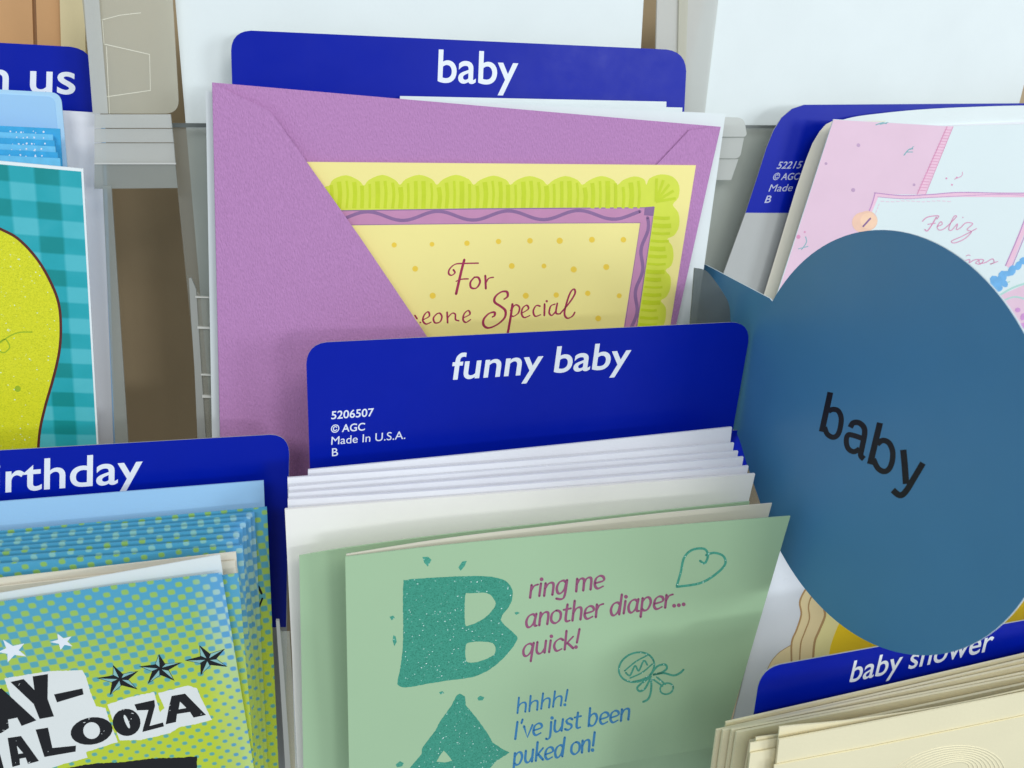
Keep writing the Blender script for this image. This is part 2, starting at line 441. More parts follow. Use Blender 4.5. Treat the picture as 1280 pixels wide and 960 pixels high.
def gingham(cx, cy, rot):
    m = bpy.data.materials.new("gingham_print"); m.use_nodes = True; nt = m.node_tree; N = nt.nodes; L = nt.links
    b = N["Principled BSDF"]; b.inputs["Roughness"].default_value = 0.45
    tc = N.new("ShaderNodeTexCoord"); sx = N.new("ShaderNodeSeparateXYZ"); L.new(tc.outputs["Object"], sx.inputs[0])
    def M(op, a, b_=None):
        n = N.new("ShaderNodeMath"); n.operation = op
        for i, v in enumerate((a, b_)):
            if v is None: continue
            if isinstance(v, (int, float)): n.inputs[i].default_value = v
            else: L.new(v, n.inputs[i])
        return n.outputs[0]
    def stripe(v, period, ph):
        f = M('FRACT', M('ADD', M('DIVIDE', v, period), ph)); q = N.new("ShaderNodeMapRange"); q.inputs[1].default_value = 0.22; q.inputs[2].default_value = 0.28
        L.new(M('ABSOLUTE', M('SUBTRACT', f, 0.5)), q.inputs[0]); return q.outputs[0]
    X = M('SUBTRACT', sx.outputs[0], cx); Y = M('SUBTRACT', sx.outputs[1], cy); cr_, sr_ = math.cos(rot), math.sin(rot)
    X, Y = M('ADD', M('MULTIPLY', X, cr_), M('MULTIPLY', Y, sr_)), M('SUBTRACT', M('MULTIPLY', Y, cr_), M('MULTIPLY', X, sr_))
    a = stripe(X, 0.0164, 0.0); c_ = stripe(Y, 0.0128, 0.0)
    nz = N.new("ShaderNodeTexNoise"); nz.inputs["Scale"].default_value = 90; nz.inputs["Detail"].default_value = 6; L.new(tc.outputs["Object"], nz.inputs["Vector"])
    t = M('ADD', M('MULTIPLY', M('ADD', a, c_), 0.5), M('MULTIPLY', M('SUBTRACT', nz.outputs[0], 0.5), 0.35))
    cr = N.new("ShaderNodeValToRGB"); e = cr.color_ramp; e.elements[0].color = lin(84, 190, 202); e.elements[1].color = lin(6, 140, 142)
    x = e.elements.new(0.5); x.color = lin(36, 168, 180)
    L.new(t, cr.inputs[0]); L.new(cr.outputs[0], b.inputs["Base Color"])
    return m

# ================================================================== THE PLACE
# ---- back of the rack
Fw = Frame(0, (590, 130), 0.33, (640, 1100), off=-75)
o = sheet("back_wall", Fw, [(-900, -500), (2300, -500), (2300, 1700), (-900, 1700)], 6, WALL); tag(o, kind='structure')
Fb = Frame(0, (590, 130), 0.33, (40, 60), off=-60)
t = thing("brown_board", Fb, "brown card standing far back at the top left behind the blue divider", "card")
sheet("card_face", Fb, [(-60, -60), (38, -60), (45, 160), (-60, 160)], 2, CARDB, t)
sheet("card_face", Fb, [(43, -60), (74, -60), (82, 160), (50, 160)], 2, CARDB, t)
sheet("fold", Fb, [(38, -60), (43, -60), (50, 160), (45, 160)], 1, paper("brown_fold", (150, 112, 76)), t, z=-0.0012)
Fb = Frame(0, (590, 130), 0.33, (90, 60), off=-57)
o = sheet("cream_board", Fb, [(73, -60), (104, -60), (110, 200), (80, 200)], 2, CREAMB); tag(o, "cream strip of board between the brown card and the translucent plastic plate", "card strip")

# ---- blank white backing cards
Fq = Frame(0, (590, 130), 0.33, (520, 620), off=-26)
o = grid_sheet("backing_card", Fq, [(214, -60), (808, -60), (770, 600), (270, 600)], 0.6, WHITE, bow=lambda s, t: 2 * math.sin(math.pi * s))
tag(o, "blank white backing card standing behind the middle baby divider", "backing card", "blank white backing cards")
Fq = Frame(0, (590, 130), 0.33, (1000, 560), off=-26)
o = grid_sheet("backing_card", Fq, [(893, -60), (1322, -60), (1180, 500), (770, 500)], 0.6, WHITE, bow=lambda s, t: 2 * math.sin(math.pi * s))
tag(o, "blank white backing card at the top right above the pink Spanish card", "backing card", "blank white backing cards")

# ---- clear plastic tray front, plates and clips
Ft = Frame(0, (590, 130), 0.33, (640, 620), off=-20)
t = thing("plastic_tray", Ft, "clear plastic tray front running behind the upper cards with a dark top edge", "card tray")
sheet("tray_panel", Ft, [(214, 160), (1340, 160), (1240, 640), (262, 640)], 1.2, CLEAR, t)
sheet("tray_edge", Ft, [(213, 154), (1345, 158), (1344, 161), (213, 159.5)], 2.4, DARKEDGE, t, z=0.0006)
Fp = Frame(0, (590, 130), 0.33, (160, 145), off=-22)
t = thing("divider_plate", Fp, "translucent plastic plate with a rounded corner left of the white backing card", "plastic plate")
sheet("plate", Fp, rounded([(96, -60), (212, -60), (224, 142), (118, 142)], [0, 0, 16, 0]), 1.2, FROST, t)
pen("embossed_line", Fp, [([(127, 25), (150, 19), (176, 16)], 0.9, 'L'), ([(128, 26), (130, 54)], .9, 'L'), ([(130, 55), (187, 68), (188, 113), (133, 121)], 1.0, 'L'), ([(133, 58), (137, 142)], .8, 'L')],
    paper("emboss_pale", (224, 222, 205)), t, z=0.0003)
sheet("spine", Fp, [(100, -60), (119, -60), (135, 142), (116, 142)], 0.6, FROST2, t, z=0.0012)
Fp = Frame(0, (590, 130), 0.33, (190, 236), off=-14)
t = thing("label_holder", Fp, "ribbed milky plastic label holder below the rounded plate beside the white envelope", "label holder")
for i, (y0, y1, mm) in enumerate(((143, 160, FROST2), (161, 178, FROST2), (179, 204, FROST2))):
    sheet("rib", Fp, [(118, y0), (213 + i * 2, y0), (215 + i * 2, y1), (118, y1)], 1.6, mm, t, z=-0.0004 * i)
sheet("lip", Fp, [(118, 205), (219, 205), (222, 235), (118, 236)], 0.8, SMOKE, t, z=0.0008)
sheet("edge", Fp, [(118, 203.5), (220, 203.5), (220, 205.5), (118, 205.5)], 0.8, paper("pale_edge", (196, 197, 192)), t, z=0.0012)
Fp = Frame(0, (590, 130), 0.33, (150, 640), off=-9)
o = sheet("side_strip", Fp, [(128, 232), (139, 232), (166, 640), (148, 640)], 1.0, SMOKE)
tag(o, "narrow clear plastic strip right of the white envelope behind the teal card", "plastic strip")
Fp = Frame(0, (590, 130), 0.33, (250, 620), off=-6)
t = thing("ribbed_bracket", Fp, "clear plastic bracket with ladder ribs at the left edge of the lilac envelope", "bracket")
sheet("upright", Fp, [(236, 348), (239, 347), (245, 362), (262, 620), (250, 620), (243, 460), (239, 400)], 1.6, GREYP, t)
sheet("web", Fp, [(242, 360), (252, 371), (275, 378), (285, 620), (262, 620)], 0.5, CLEAR, t, z=-0.0008)
for y, w in ((371, 1.2), (409, 1.8), (468, 1.3), (495, 2.2)):
    sheet("rib", Fp, [(244 + (y - 371) * .07, y - w / 2), (280, y + 1), (280, y + 1 + w), (244 + (y - 371) * .07, y + w)], 1.2, paper("rib_pale", (196, 196, 188), rough=.3), t, z=0.0004)
Fp = Frame(0, (590, 130), 0.33, (845, 140), off=-24)
t = thing("divider_plate", Fp, "translucent grey plastic plate between the two white backing cards at the top", "plastic plate")
sheet("plate", Fp, [(823, -60), (905, -60), (880, 150), (818, 150)], 1.2, FROST2, t)
sheet("spine", Fp, [(850, -60), (862, -60), (855, 150), (846, 150)], 0.8, FROST, t, z=0.001)
Fp = Frame(0, (590, 130), 0.33, (920, 230), off=-14)
t = thing("label_holder", Fp, "small translucent clip with rounded end right of the white envelopes behind the lilac one", "label holder")
sheet("rib", Fp, rounded([(880, 146), (930, 147), (934, 171), (880, 171)], [0, 8, 5, 0]), 1.6, FROST2, t)
sheet("rib", Fp, rounded([(880, 172), (930, 172), (925, 198), (880, 198)], [0, 0, 6, 0]), 1.6, FROST2, t, z=-0.0008)
sheet("rib", Fp, [(880, 199), (923, 199), (914, 225), (880, 225)], 1.2, FROST2, t, z=-0.0014)

# ---- upper tier, left column
Fd = Frame(0, (60, 100), 0.322, (0, 330))
t = thing("divider_card", Fd, "blue divider with white letters m us at the left edge", "divider", "blue divider cards")
sheet("card", Fd, rounded([(-420, 30), (118, 60), (119, 330), (-420, 330)], [30, 30, 0, 0]), 0.5, BACKING, t)
flat("blue_print", Fd, [[rounded([(-420, 30), (118, 60), (119, 330), (-420, 330)], [30, 30, 0, 0])]], BLUE, t, z=0.00004)
type_text("lettering", Fd, "from us", (-125, 110), (94, 117.5), (-124, 68), INK, t, bold=0.010, ref=0.72)
Fe = Frame(0, (60, 100), 0.320, (60, 620), off=2)
o = sheet("blue_lined_card", Fe, [(60, 141), (131, 145), (147, 640), (60, 640)], 0.4, PALEBLUE)
tag(o, "pale blue card edge showing along the right of the white envelope at left", "card")
Fe = Frame(0, (60, 100), 0.320, (60, 620), off=3.4)
o = sheet("envelope", Fe, [(-380, 110), (125, 141), (145, 640), (-380, 640)], 0.7, COOLW)
tag(o, "white envelope standing between the m us divider and the teal card", "envelope")
Fe = Frame(2, (60, 120), 0.314, (40, 300), off=1)
t = thing("pale_blue_card", Fe, "pale blue card with a rounded lighter rim under the letters m us", "card")
sheet("card", Fe, rounded([(-380, 92), (76, 116), (92, 300), (-380, 300)], [0, 12, 0, 0]), 0.5, paper("rim_blue", (172, 212, 238)), t)
sheet("inner_face", Fe, rounded([(-380, 98), (68, 121), (84, 300), (-380, 300)], [0, 8, 0, 0]), 0.2, PALEBLUE, t, z=0.0002)
for i in range(6):
    y = 161 + i * 7.4; x = (75, 66, 68, 69, 72, 75)[i]
    Fe = Frame(3 + i * .4, (60, 165), 0.3105 - i * 0.0016, (0, 420))
    t = thing("glitter_card", Fe, ("topmost", "second", "third", "fourth", "fifth", "lowest")[i] + " sky blue glittered card edge in the stack above the teal checked card", "card", "sky blue cards stacked behind the teal card")
    sheet("card", Fe, [(-380, y - 22), (x, y), (x + 16, 400), (-380, 400)], 0.5, (SKYBLUE, SKYLT)[i % 2], t)
    if i < 5: pen("glitter_spots", Fe, [('dot', (xx + random.uniform(-3, 3), y + 4 + random.uniform(-1.2, 1.5)), random.uniform(.6, 1.3)) for xx in (14, 23, 32, 42, 45, 28, 54)], INK, t)
Fg = Frame(5, (60, 210), 0.297, (40, 700))
g0 = Fg.loc(62, 264); g1 = Fg.loc(104, 211) - Fg.loc(131, 700); GING = gingham(g0.x, g0.y, math.atan2(-g1.x, g1.y))
t = thing("checked_card", Fg, "teal gingham card with a big yellow shape outlined in brown", "greeting card")
sheet("card", Fg, [(-380, 166), (104, 211), (131, 700), (-380, 700)], 0.8, paper("card_core", (232, 240, 242)), t)
sheet("checked_print", Fg, [(-380, 171), (101.5, 214.5), (129, 700), (-380, 700)], 0, GING, t, z=0.00001)
yo = smooth([(-60, 270), (-20, 276), (0, 286), (22, 298), (45, 322), (62, 350), (73, 378), (76, 408), (74, 440), (66, 475), (56, 510), (49, 545), (46, 600), (40, 690)], 5)
flat("yellow_shape", Fg, [yo + [(-200, 690), (-200, 300)]] and [[yo + [(-200, 690), (-200, 300)]]], GLITY, t, z=0.00012)
pen("outline", Fg, [(yo, 3.4, 'L')], BROWN, t, z=0.00018)
pen("flourish", Fg, [([(-6, 432), (6, 424), (12, 434), (4, 441), (-4, 434), (6, 424), (22, 416), (40, 415)], 1.6), ('dot', (22, 486), 4)], paper("olive_ink", (160, 186, 40)), t, z=0.0002)

# ---- upper tier, middle column
Fd = Frame(0, (590, 130), 0.33, (580, 420), off=-14)
t = thing("divider_card", Fd, "blue divider reading baby above the lilac envelope", "divider", "blue divider cards")
sheet("card", Fd, rounded([(288, 37), (859, 63), (842, 420), (300, 420)], [26, 26, 0, 0]), 0.5, BACKING, t)
flat("blue_print", Fd, [[rounded([(288, 37), (859, 63), (842, 420), (300, 420)], [26, 26, 0, 0])]], BLUE, t, z=0.00004)
type_text("lettering", Fd, "baby", (547, 102.3), (647, 106), (548.5, 61.8), INK, t, bold=0.010)
for (q, off, lab) in (([(500, 120), (833, 127), (826, 420), (480, 420)], -11, "white envelope tucked just in front of the baby divider, shortest of three"),
                      ([(300, 119), (853, 134.5), (838, 420), (300, 420)], -8, "white envelope in the middle of the three behind the lilac envelope"),
                      ([(257, 114), (907, 142), (869, 412), (266, 600)], -4, "large white envelope right behind the lilac one, showing along its right edge")):
    Fe = Frame(0, (590, 130), 0.33, (560, 420), off=off)
    o = grid_sheet("envelope", Fe, q, 0.8, WHITE, bow=lambda s, t: 1.0 * math.sin(math.pi * s) * (1 - t))
    tag(o, lab, "envelope", "white envelopes behind the lilac one")
Fl = Frame(0, (590, 130), 0.33, (560, 640))
t = thing("lilac_envelope", Fl, "lilac textured envelope holding the yellow card, open on its left flap", "envelope")
sheet("back_panel", Fl, [(265, 103), (901, 158.5), (840, 425), (800, 640), (277, 640)], 0.5, LILAC, t)
sheet("side_flap", Fl, [(900.6, 159.2), (885, 159.6), (862, 162.5), (820, 207), (740, 300), (780, 560), (812, 560), (841, 425)], 0.35, LILAC, t, z=0.0009)
# the left flap stands a little proud along its slanting edge
fl = [(265.3, 103.3), (296, 119), (320, 130), (337, 139), (346, 150), (381, 199), (451, 298), (536, 424), (640, 580), (640, 640), (277.5, 640)]
V = [Fl.loc(x, y, 0.0009 + 0.0085 * (x - 265) / 275) for x, y in fl]
Vb = [v - Vector((0, 0, 0.0004)) for v in V]; k = len(V)
link("side_flap", V + Vb, [(0, i + 1, i) if False else (10, i + 1, i) for i in range(9)] + [(i, i + 1, i + 1 + k, i + k) for i in range(10)] + [(10 + k, i + k, i + 1 + k) for i in range(9)], LILAC, t, Fl)
Fy = Frame(0, (590, 130), 0.33, (600, 640), off=1.4)
t = thing("yellow_card", Fy, "yellow card with lime scalloped border reading For and Special in wine script", "greeting card")
sheet("card", Fy, [(345, 202), (870, 206.5), (838, 406), (805, 640), (345, 640)], 0.35, YEL, t)
# scallops
top = [(412, 232), (417, 224), (433, 219), (449, 226), (455, 232), (461, 225), (478, 218.5), (494, 225), (500, 231), (507, 224), (524, 218.5), (540, 224), (546, 231), (554, 224), (570, 218.5), (586, 224), (592, 231),
       (600, 225), (617, 219.5), (633, 225), (638, 231), (646, 225), (662, 220), (678, 225), (684, 231), (692, 225), (707, 220), (722, 225), (728, 231), (737, 225), (752, 220), (767, 225), (772, 231), (779, 225), (793, 220.5), (805, 224),
       (808, 231), (812, 223), (826, 218), (841, 221), (849, 232), (848, 247), (841, 256), (848, 266), (849, 282), (843, 294), (834, 299), (840, 307), (842, 320), (839, 332), (832, 338), (838, 346), (838, 360), (833, 371), (826, 376), (832, 384), (832, 398), (828, 409), (820, 416)]
flat("scallop_border", Fy, [[smooth(top, 3) + [(796, 414), (818, 260), (400, 263), (395, 236)]]], LIME, t)
st = []
for i in range(41):
    x = 414 + i * 9.6
    if 803 < x: break
    y0 = 232 - 10 * abs(math.sin((x - 409.5) * math.pi / 46)) ** 0.6
    st.append(([(x, y0 + 4), (x + 1.0 + math.sin(i) * .6, (y0 + 262) / 2), (x, 260.5)], 4.4 + 1.5 * math.sin(i * 2.3)))
for i in range(15):
    y = 272 + i * 9.6; xo = 818 - (y - 260) * .142
    st.append(([(xo + 1.5, y), (xo + 14, y + 1), (xo + 26 - (2 if i % 4 else 5), y + .5)], 4.2 + 1.5 * math.sin(i * 1.9)))
for a in range(5):
    th = math.radians(8 + a * 20); st.append(([(820, 252), (820 + 25 * math.cos(th), 252 - 29 * math.sin(th))], 3.4))
pen("scallop_stripes", Fy, st, LIMED, t, z=0.0001, cap=False)
flat("frame_band", Fy, [[[(400, 263.5), (817.5, 259.5), (794, 420), (778, 420), (800.5, 278.5), (410, 281.5)]]], MAUVE, t, z=0.0002)
wv = [(420 + i * 5.0, 270.5 - i * .03 + 5.6 * math.sin(i * 5.0 / 88 * 2 * math.pi + 1.9)) for i in range(77)]
wr = [(809.5 - i * .70 + 2.8 * math.sin(i * .62), 272 + i * 5.2) for i in range(28)]
pen("wavy_line", Fy, [(wv, 4.2, 'L'), (wr, 4.2, 'L')], MAUVED, t, z=0.00026)
pen("frame_line", Fy, [([(418, 263.5), (600, 261), (818, 259.5), (795, 415)], 1.3, 'L'), ([(410, 281.5), (600, 279.5), (800.5, 278.5), (780, 415)], 0.8, 'L')], MAUVED, t, z=0.0003)
flat("frame_corner", Fy, [[[(806, 259), (818, 258), (816, 270), (805, 269)]]], MAUVED, t, z=0.00034)
pen("dots", Fy, [('dot', p, random.uniform(3.0, 4.0)) for p in T(400, 0, 2.286, [(212, 700), (320, 698), (420, 695), (510, 690), (600, 688), (685, 688), (777, 685), (867, 685), (272, 768), (548, 760), (640, 760), (725, 770), (818, 763),
    (322, 845), (588, 845), (675, 843), (765, 838), (855, 845), (795, 910)])], GOLD, t)
s = 4.923; Q = lambda w, *p, **k: (T(500, 310, s, p), w / s)
pen("lettering", Fy, [Q(12, (482, 93), (400, 95), (340, 100), (305, 130), (300, 158), (318, 168), (338, 152), (328, 134)), Q(18, (396, 72), (378, 140), (345, 283)), Q(12, (345, 205), (380, 192), (420, 190)),
    Q(14, (458, 180), (434, 210), (438, 244), (470, 246), (492, 212), (482, 182), (458, 180)), Q(14, (525, 170), (528, 250)), Q(12, (528, 215), (545, 188), (575, 180)),
    Q(11, (92, 415), (105, 435)), ('dot', T(500, 310, s, [(125, 458)])[0], 1.1), Q(12, (142, 442), (180, 420), (174, 393), (152, 408), (140, 445), (160, 468), (192, 456)),
    Q(12, (228, 404), (206, 430), (215, 460), (245, 455), (258, 425), (246, 402), (228, 404)), Q(12, (290, 395), (293, 460)), Q(11, (293, 430), (320, 402), (340, 408), (342, 440), (362, 448)),
    Q(12, (390, 430), (430, 408), (420, 385), (395, 405), (388, 440), (405, 458), (435, 440)),
    Q(16, (640, 315), (662, 298), (658, 270), (625, 270), (588, 298), (582, 332), (618, 358), (648, 385), (644, 428), (600, 470), (545, 492), (515, 475), (515, 440), (545, 405), (580, 395), (582, 415), (568, 425)),
    Q(16, (692, 345), (680, 430), (663, 525)), Q(12, (680, 385), (710, 350), (735, 365), (728, 400), (700, 420), (682, 415)), Q(12, (752, 400), (790, 375), (780, 352), (755, 370), (748, 405), (765, 428), (800, 415)),
    Q(12, (862, 358), (838, 355), (820, 388), (832, 420), (866, 410)), Q(13, (890, 345), (888, 415)), ('dot', T(500, 310, s, [(903, 327)])[0], 1.5),
    Q(12, (955, 345), (928, 358), (918, 398), (935, 415), (960, 388)), Q(12, (968, 340), (960, 400), (985, 405)),
    Q(13, (985, 405), (1040, 340), (1077, 280), (1070, 253), (1048, 275), (1025, 340), (1012, 405), (1030, 432), (1060, 420), (1076, 396))], WINE, t, z=0.0001, nib=(0.5, 0.55))

# ---- upper tier, right column
Fd = Frame(0, (1100, 200), 0.392, (1000, 460), off=0)
t = thing("divider_card", Fd, "blue divider half hidden behind the pink Spanish card, grey below", "divider", "blue divider cards")
left = [(895, 368), (913, 318), (932, 266), (947, 220), (958, 185), (967, 163), (977, 147), (990, 136), (1005, 131)]
sheet("card", Fd, [(862, 460)] + left + [(1430, 128), (1370, 460)], 0.5, BACKING, t)
flat("blue_print", Fd, [[left[2:] + [(1429, 128), (1400, 268), (1150, 267)]]], BLUE, t, z=0.0001)
for tx, bl, br, tl in (("5221510", (970.5, 211), (1013, 210), (974.5, 202)), ("© AGC", (965, 225), (998, 224.5), (968.5, 216)), ("Made In U.S.A.", (960.5, 239.5), (1042, 237.5), (964, 230.5)), ("B", (955.5, 253.5), (962.5, 253.3), (959, 244.5))):
    type_text("lettering", Fd, tx, bl, br, tl, INKG, t, bold=0.0 if tx[0] == "M" else 0.01, z=0.00018)
Fe = Frame(0, (1100, 200), 0.389, (1080, 440), off=2)
t = thing("envelope", Fe, "white envelope with an arched flap rising behind the pink Spanish card", "envelope")
sheet("pocket", Fe, rounded([(1020, 164), (1420, 146), (1360, 440), (940, 440)], [(70, 30), 0, 0, 0]), 0.8, COOLW, t)
sheet("flap", Fe, smooth([(1030, 158), (1060, 148), (1090, 143), (1150, 137), (1220, 133.5), (1300, 132), (1400, 136)], 4) + [(1380, 300), (1030, 300)], 0.4, WHITE, t, z=-0.0009)
Fe = Frame(1, (1100, 200), 0.384, (1080, 440), off=2)
t = thing("spine_envelope", Fe, "grey shaded envelope edge curling along the left side of the pink card", "envelope")
ol = [(950, 400), (961, 366), (980, 304), (1000, 238), (1013, 200), (1021, 180), (1030, 165), (1038, 156), (1048, 151)]
NX = 10; V = []
for j, (x, y) in enumerate(ol):
    for i in range(NX + 1):
        s_ = i / NX; v = Fe.loc(x + s_ * 60, y, 0); v.z = 0.0035 * math.sin(min(1, s_ * 2.2) * math.pi / 2) - 0.0035; V.append(v)
link("pocket", V, [(j * (NX + 1) + i, j * (NX + 1) + i + 1, (j + 1) * (NX + 1) + i + 1, (j + 1) * (NX + 1) + i) for j in range(len(ol) - 1) for i in range(NX)], CREAMW, t, smooth=True)
Ff = Frame(2, (1100, 200), 0.377, (1120, 470))
t = thing("pink_card", Ff, "pink and white card with Spanish script Feliz and painted flowers", "greeting card")
sheet("card", Ff, [(1042, 149), (1186, 157.5), (1430, 152), (1330, 520), (922, 520)], 0.5, PWHITE, t)
flat("pink_panel", Ff, [[[(1042, 149.5), (1184, 157.8), (1146, 243), (1096, 243), (1088, 268), (1060, 340), (1000, 480), (936, 480)]]], PINK, t, z=0.00008)
flat("ribbon_band", Ff, [[[(1183, 157.8), (1192, 157.9), (1157, 243), (1146, 243)]]], PKBAND, t, z=0.00014)
pen("stitches", Ff, [([(1181 - i * 1.62, 162 + i * 3.6), (1189.5 - i * 1.52, 162.6 + i * 3.6)], 0.7, 'L') for i in range(22)] + [([(1184, 158), (1146.5, 243)], 1.2, 'L'), ([(1191.5, 158), (1157, 243)], 0.7, 'L')], PKLINE, t, z=0.0002, cap=False)
flat("soft_panel", Ff, [[[(1248, 370), (1290, 352), (1330, 380), (1300, 520), (1240, 520)]]], PINK, t, z=0.00012)
flat("scroll_border", Ff, [[[(1094, 241), (1130, 244.5), (1200, 240.5), (1330, 241), (1330, 247), (1200, 246), (1130, 248.5), (1098, 246), (1088, 270), (1083, 270)]]], PKBAND, t, z=0.00024)
pen("border_line", Ff, [([(1093, 241), (1128, 244.5), (1165, 243), (1200, 240.5), (1260, 241.5), (1330, 240.5)], 1.2), ([(1097, 246), (1130, 248.5), (1160, 247), (1200, 245), (1260, 243), (1330, 248)], 0.7), ([(1094, 241), (1090, 255), (1083, 272)], 1.4), ([(1290, 248), (1275, 290), (1257, 332)], 1.4), ([(1298, 248), (1282, 292), (1264, 336)], 1.2)], MVLINE, t, z=0.0003)
pen("dashed_line", Ff, [([(1101 + i * 6.4, 251.5 + .6 * math.sin(i)), (1105 + i * 6.4, 251.8 + .6 * math.sin(i))], 0.7, 'L') for i in range(14)] + [([(1099 - i * 1.6, 255 + i * 4), (1098 - i * 1.6, 257.5 + i * 4)], .7, 'L') for i in range(4)], PKBAND, t, z=0.00032)
flat("scroll_side", Ff, [[[(1290, 250), (1297, 250), (1263, 336), (1257, 332)]]], PKBAND, t, z=0.00022)
flat("button_print", Ff, [[ell(1079, 278, 14, 13)], [ell(1084, 276, 13, 12.5)]], PEACHD, t, z=0.00036)
flat("button_centre", Ff, [[ell(1086, 276, 10.5, 10)]], PEACH, t, z=0.00042)
pen("button_slot", Ff, [([(1079, 283), (1088, 273)], 2.2, 'L')], MAUVED, t, z=0.00048)
pen("specks", Ff, [('dot', (1073, 181.5), 2.4), ('dot', (1066.5, 237.5), 2.6), ('dot', (1142.5, 231), 1.8), ('dot', (1032.5, 204.5), 1.8)], SPECK, t, z=0.0002)
pen("sprigs", Ff, [([(1095, 156), (1103, 153.5), (1108, 154.5)], 1.4), ([(1100, 155.5), (1110, 153)], 1), ([(1130, 194), (1136, 187), (1141, 186)], 1.4), ([(1133, 190), (1141, 190)], 1.1), ([(1138, 187), (1142, 183)], 1), ([(1002, 312), (1008, 303), (1007, 296)], 1.2), ([(998, 311), (1010, 308)], 1.0)], TEALINK, t, z=0.0002)
pen("rose_buds", Ff, [('dot', (998, 296), 2.6), ('dot', (1006, 290), 1.3), ('dot', (1183, 223), 1.2), ('dot', (1196, 222), 1.2), ('dot', (1190, 231), 1.2), ([(1193, 224), (1202, 220), (1203, 215)], .8)], PKLINE, t, z=0.0002)
s = 4.175; Q = lambda w, *p: (T(1040, 130, s, p), w / s)
pen("script", Ff, [Q(5, (472, 612), (500, 590), (555, 583), (548, 600)), Q(6, (545, 590), (522, 630), (498, 662), (485, 655)), Q(4.5, (500, 628), (540, 622)), Q(4.5, (548, 640), (575, 628), (568, 614), (550, 640), (560, 658), (590, 648), (640, 600), (650, 585), (635, 590), (610, 650), (625, 658), (655, 625), (650, 655), (672, 645), (700, 620), (735, 625), (705, 655), (728, 668), (690, 705), (640, 725), (625, 715), (680, 690), (755, 650)), ('dot', T(1040, 130, s, [(683, 592)])[0], .7),
    Q(4.5, (690, 818), (720, 812), (715, 830), (740, 815), (768, 812), (750, 830), (775, 835), (792, 815), (772, 812), (770, 830), (800, 828), (838, 808), (845, 828), (825, 836), (865, 822)), Q(3.5, (700, 793), (712, 788), (722, 791))], PKLINE, t, z=0.0005)
random.seed(3)
flat("blue_flowers", Ff, [[ell(1245 + x, 352 - y, r, r * .7, random.uniform(0, 180), 9)] for x, y, r in ((0, 0, 9), (8, 6, 8), (-4, -6, 6), (20, 14, 7), (28, 20, 6), (14, 10, 5), (36, 26, 7), (4, -9, 5), (10, -2, 6))], BLOOM, t, z=0.0004)
flat("violet_flowers", Ff, [[ell(1278 + random.uniform(-8, 14), 396 + random.uniform(-14, 26), random.uniform(3, 6), 3, random.uniform(0, 180), 8)] for _ in range(22)], VBLOOM, t, z=0.0004)
pen("stems", Ff, [([(1248, 370), (1270, 358), (1300, 350)], 2.4), ([(1254, 376), (1268, 371), (1282, 374)], 2.0), ([(1240, 362), (1262, 352)], 1.6)], paper("sage_ink", (176, 214, 206)), t, z=0.00036)
random.seed(7)

# ---- lower tier, middle column
Fd = Frame(0, (660, 415), 0.333, (650, 720))
t = thing("divider_card", Fd, "blue divider reading funny baby across the middle of the photo", "divider", "blue divider cards")
sheet("card", Fd, rounded([(382, 429), (940, 401.5), (884, 720), (392, 720)], [26, 26, 0, 0]), 0.5, BACKING, t)
flat("blue_print", Fd, [[rounded([(382, 429), (940, 401.5), (884, 720), (392, 720)], [26, 26, 0, 0])]], BLUE, t, z=0.00004)
type_text("lettering", Fd, "funny baby", (563, 474.5), (786.4, 459.2), (567.5, 441.5), INK, t, bold=0.012)
for tx, bl, br, tl, bo in (("5206507", (414, 524), (467, 520), (414.5, 514), .012), ("© AGC", (413.5, 541), (456, 537.8), (414, 531), .012), ("Made In U.S.A.", (414, 556), (506.5, 548.5), (414.5, 546), 0.0), ("B", (415, 570.3), (422.5, 569.7), (415, 560.5), .004)):
    type_text("lettering", Fd, tx, bl, br, tl, INK, t, bold=bo)
tops = [((385, 587.5), (915, 534), (378, 960), (868, 960), 0, .3405), ((359, 597), (918.5, 555), (369, 960), (862, 960), 1, .3375), ((362, 610), (923.5, 564), (372, 960), (858, 960), 2, .3345), ((360.5, 618), (929, 572.5), (370, 960), (860, 960), 3, .3315), ((359, 626), (935, 583.5), (371, 960), (858, 960), 4, .3285), ((356, 637), (944, 592.5), (373, 960), (856, 960), 5, .3250)]
for i, (a, b, d, e, de, z) in enumerate(tops):
    Fe = Frame(de, (650, 600 + i * 6), z, (620, 980))
    lab = ("", "fourth", "third", "second", "first", "")[i] + " plain white envelope behind the wide cream white one in the funny baby stack"
    if i == 0: lab = "white envelope at the very back of the stack, touching the funny baby divider"
    if i == 5: lab = "wide cream white envelope at the front of the stack, just behind the mint cards"
    ra = random.uniform(-1.6, 1.6); rb = random.uniform(-1.4, 1.4)
    if i in (1, 2, 3, 4): a = (a[0] + random.uniform(-1, 1.5), a[1] + ra); b = (b[0] + random.uniform(-2, 1), b[1] + rb)
    dx = (e[0] - b[0]) / (e[1] - b[1])
    o = grid_sheet("envelope", Fe, [a, b, (b[0] + dx * (1000 - b[1]), 1000), (d[0] + 1, 1000)], 1.0, COOLW if i < 5 else paper("warm_white_envelope", (243, 241, 235), rough=.7), bow=lambda s, t, q=i: (0.6 + .7 * math.sin(q * 2.1)) * math.sin(math.pi * (s ** (1 + .3 * math.sin(q * 3)))) * (1 - t))
    tag(o, lab, "envelope", "white envelopes in the funny baby stack")
Fe = Frame(6, (650, 660), 0.3195, (620, 1000))
o = sheet("mint_card", Fe, smooth([(374, 695), (440, 684), (560, 668), (690, 653.5), (830, 638), (937, 627)], 4) + [(885, 1000), (380, 1000)], 0.6, GREEN)
tag(o, "plain mint green card showing left of the glitter letter card", "greeting card")
Fe = Frame(7, (440, 700), 0.2925, (620, 985), yaw=-2)
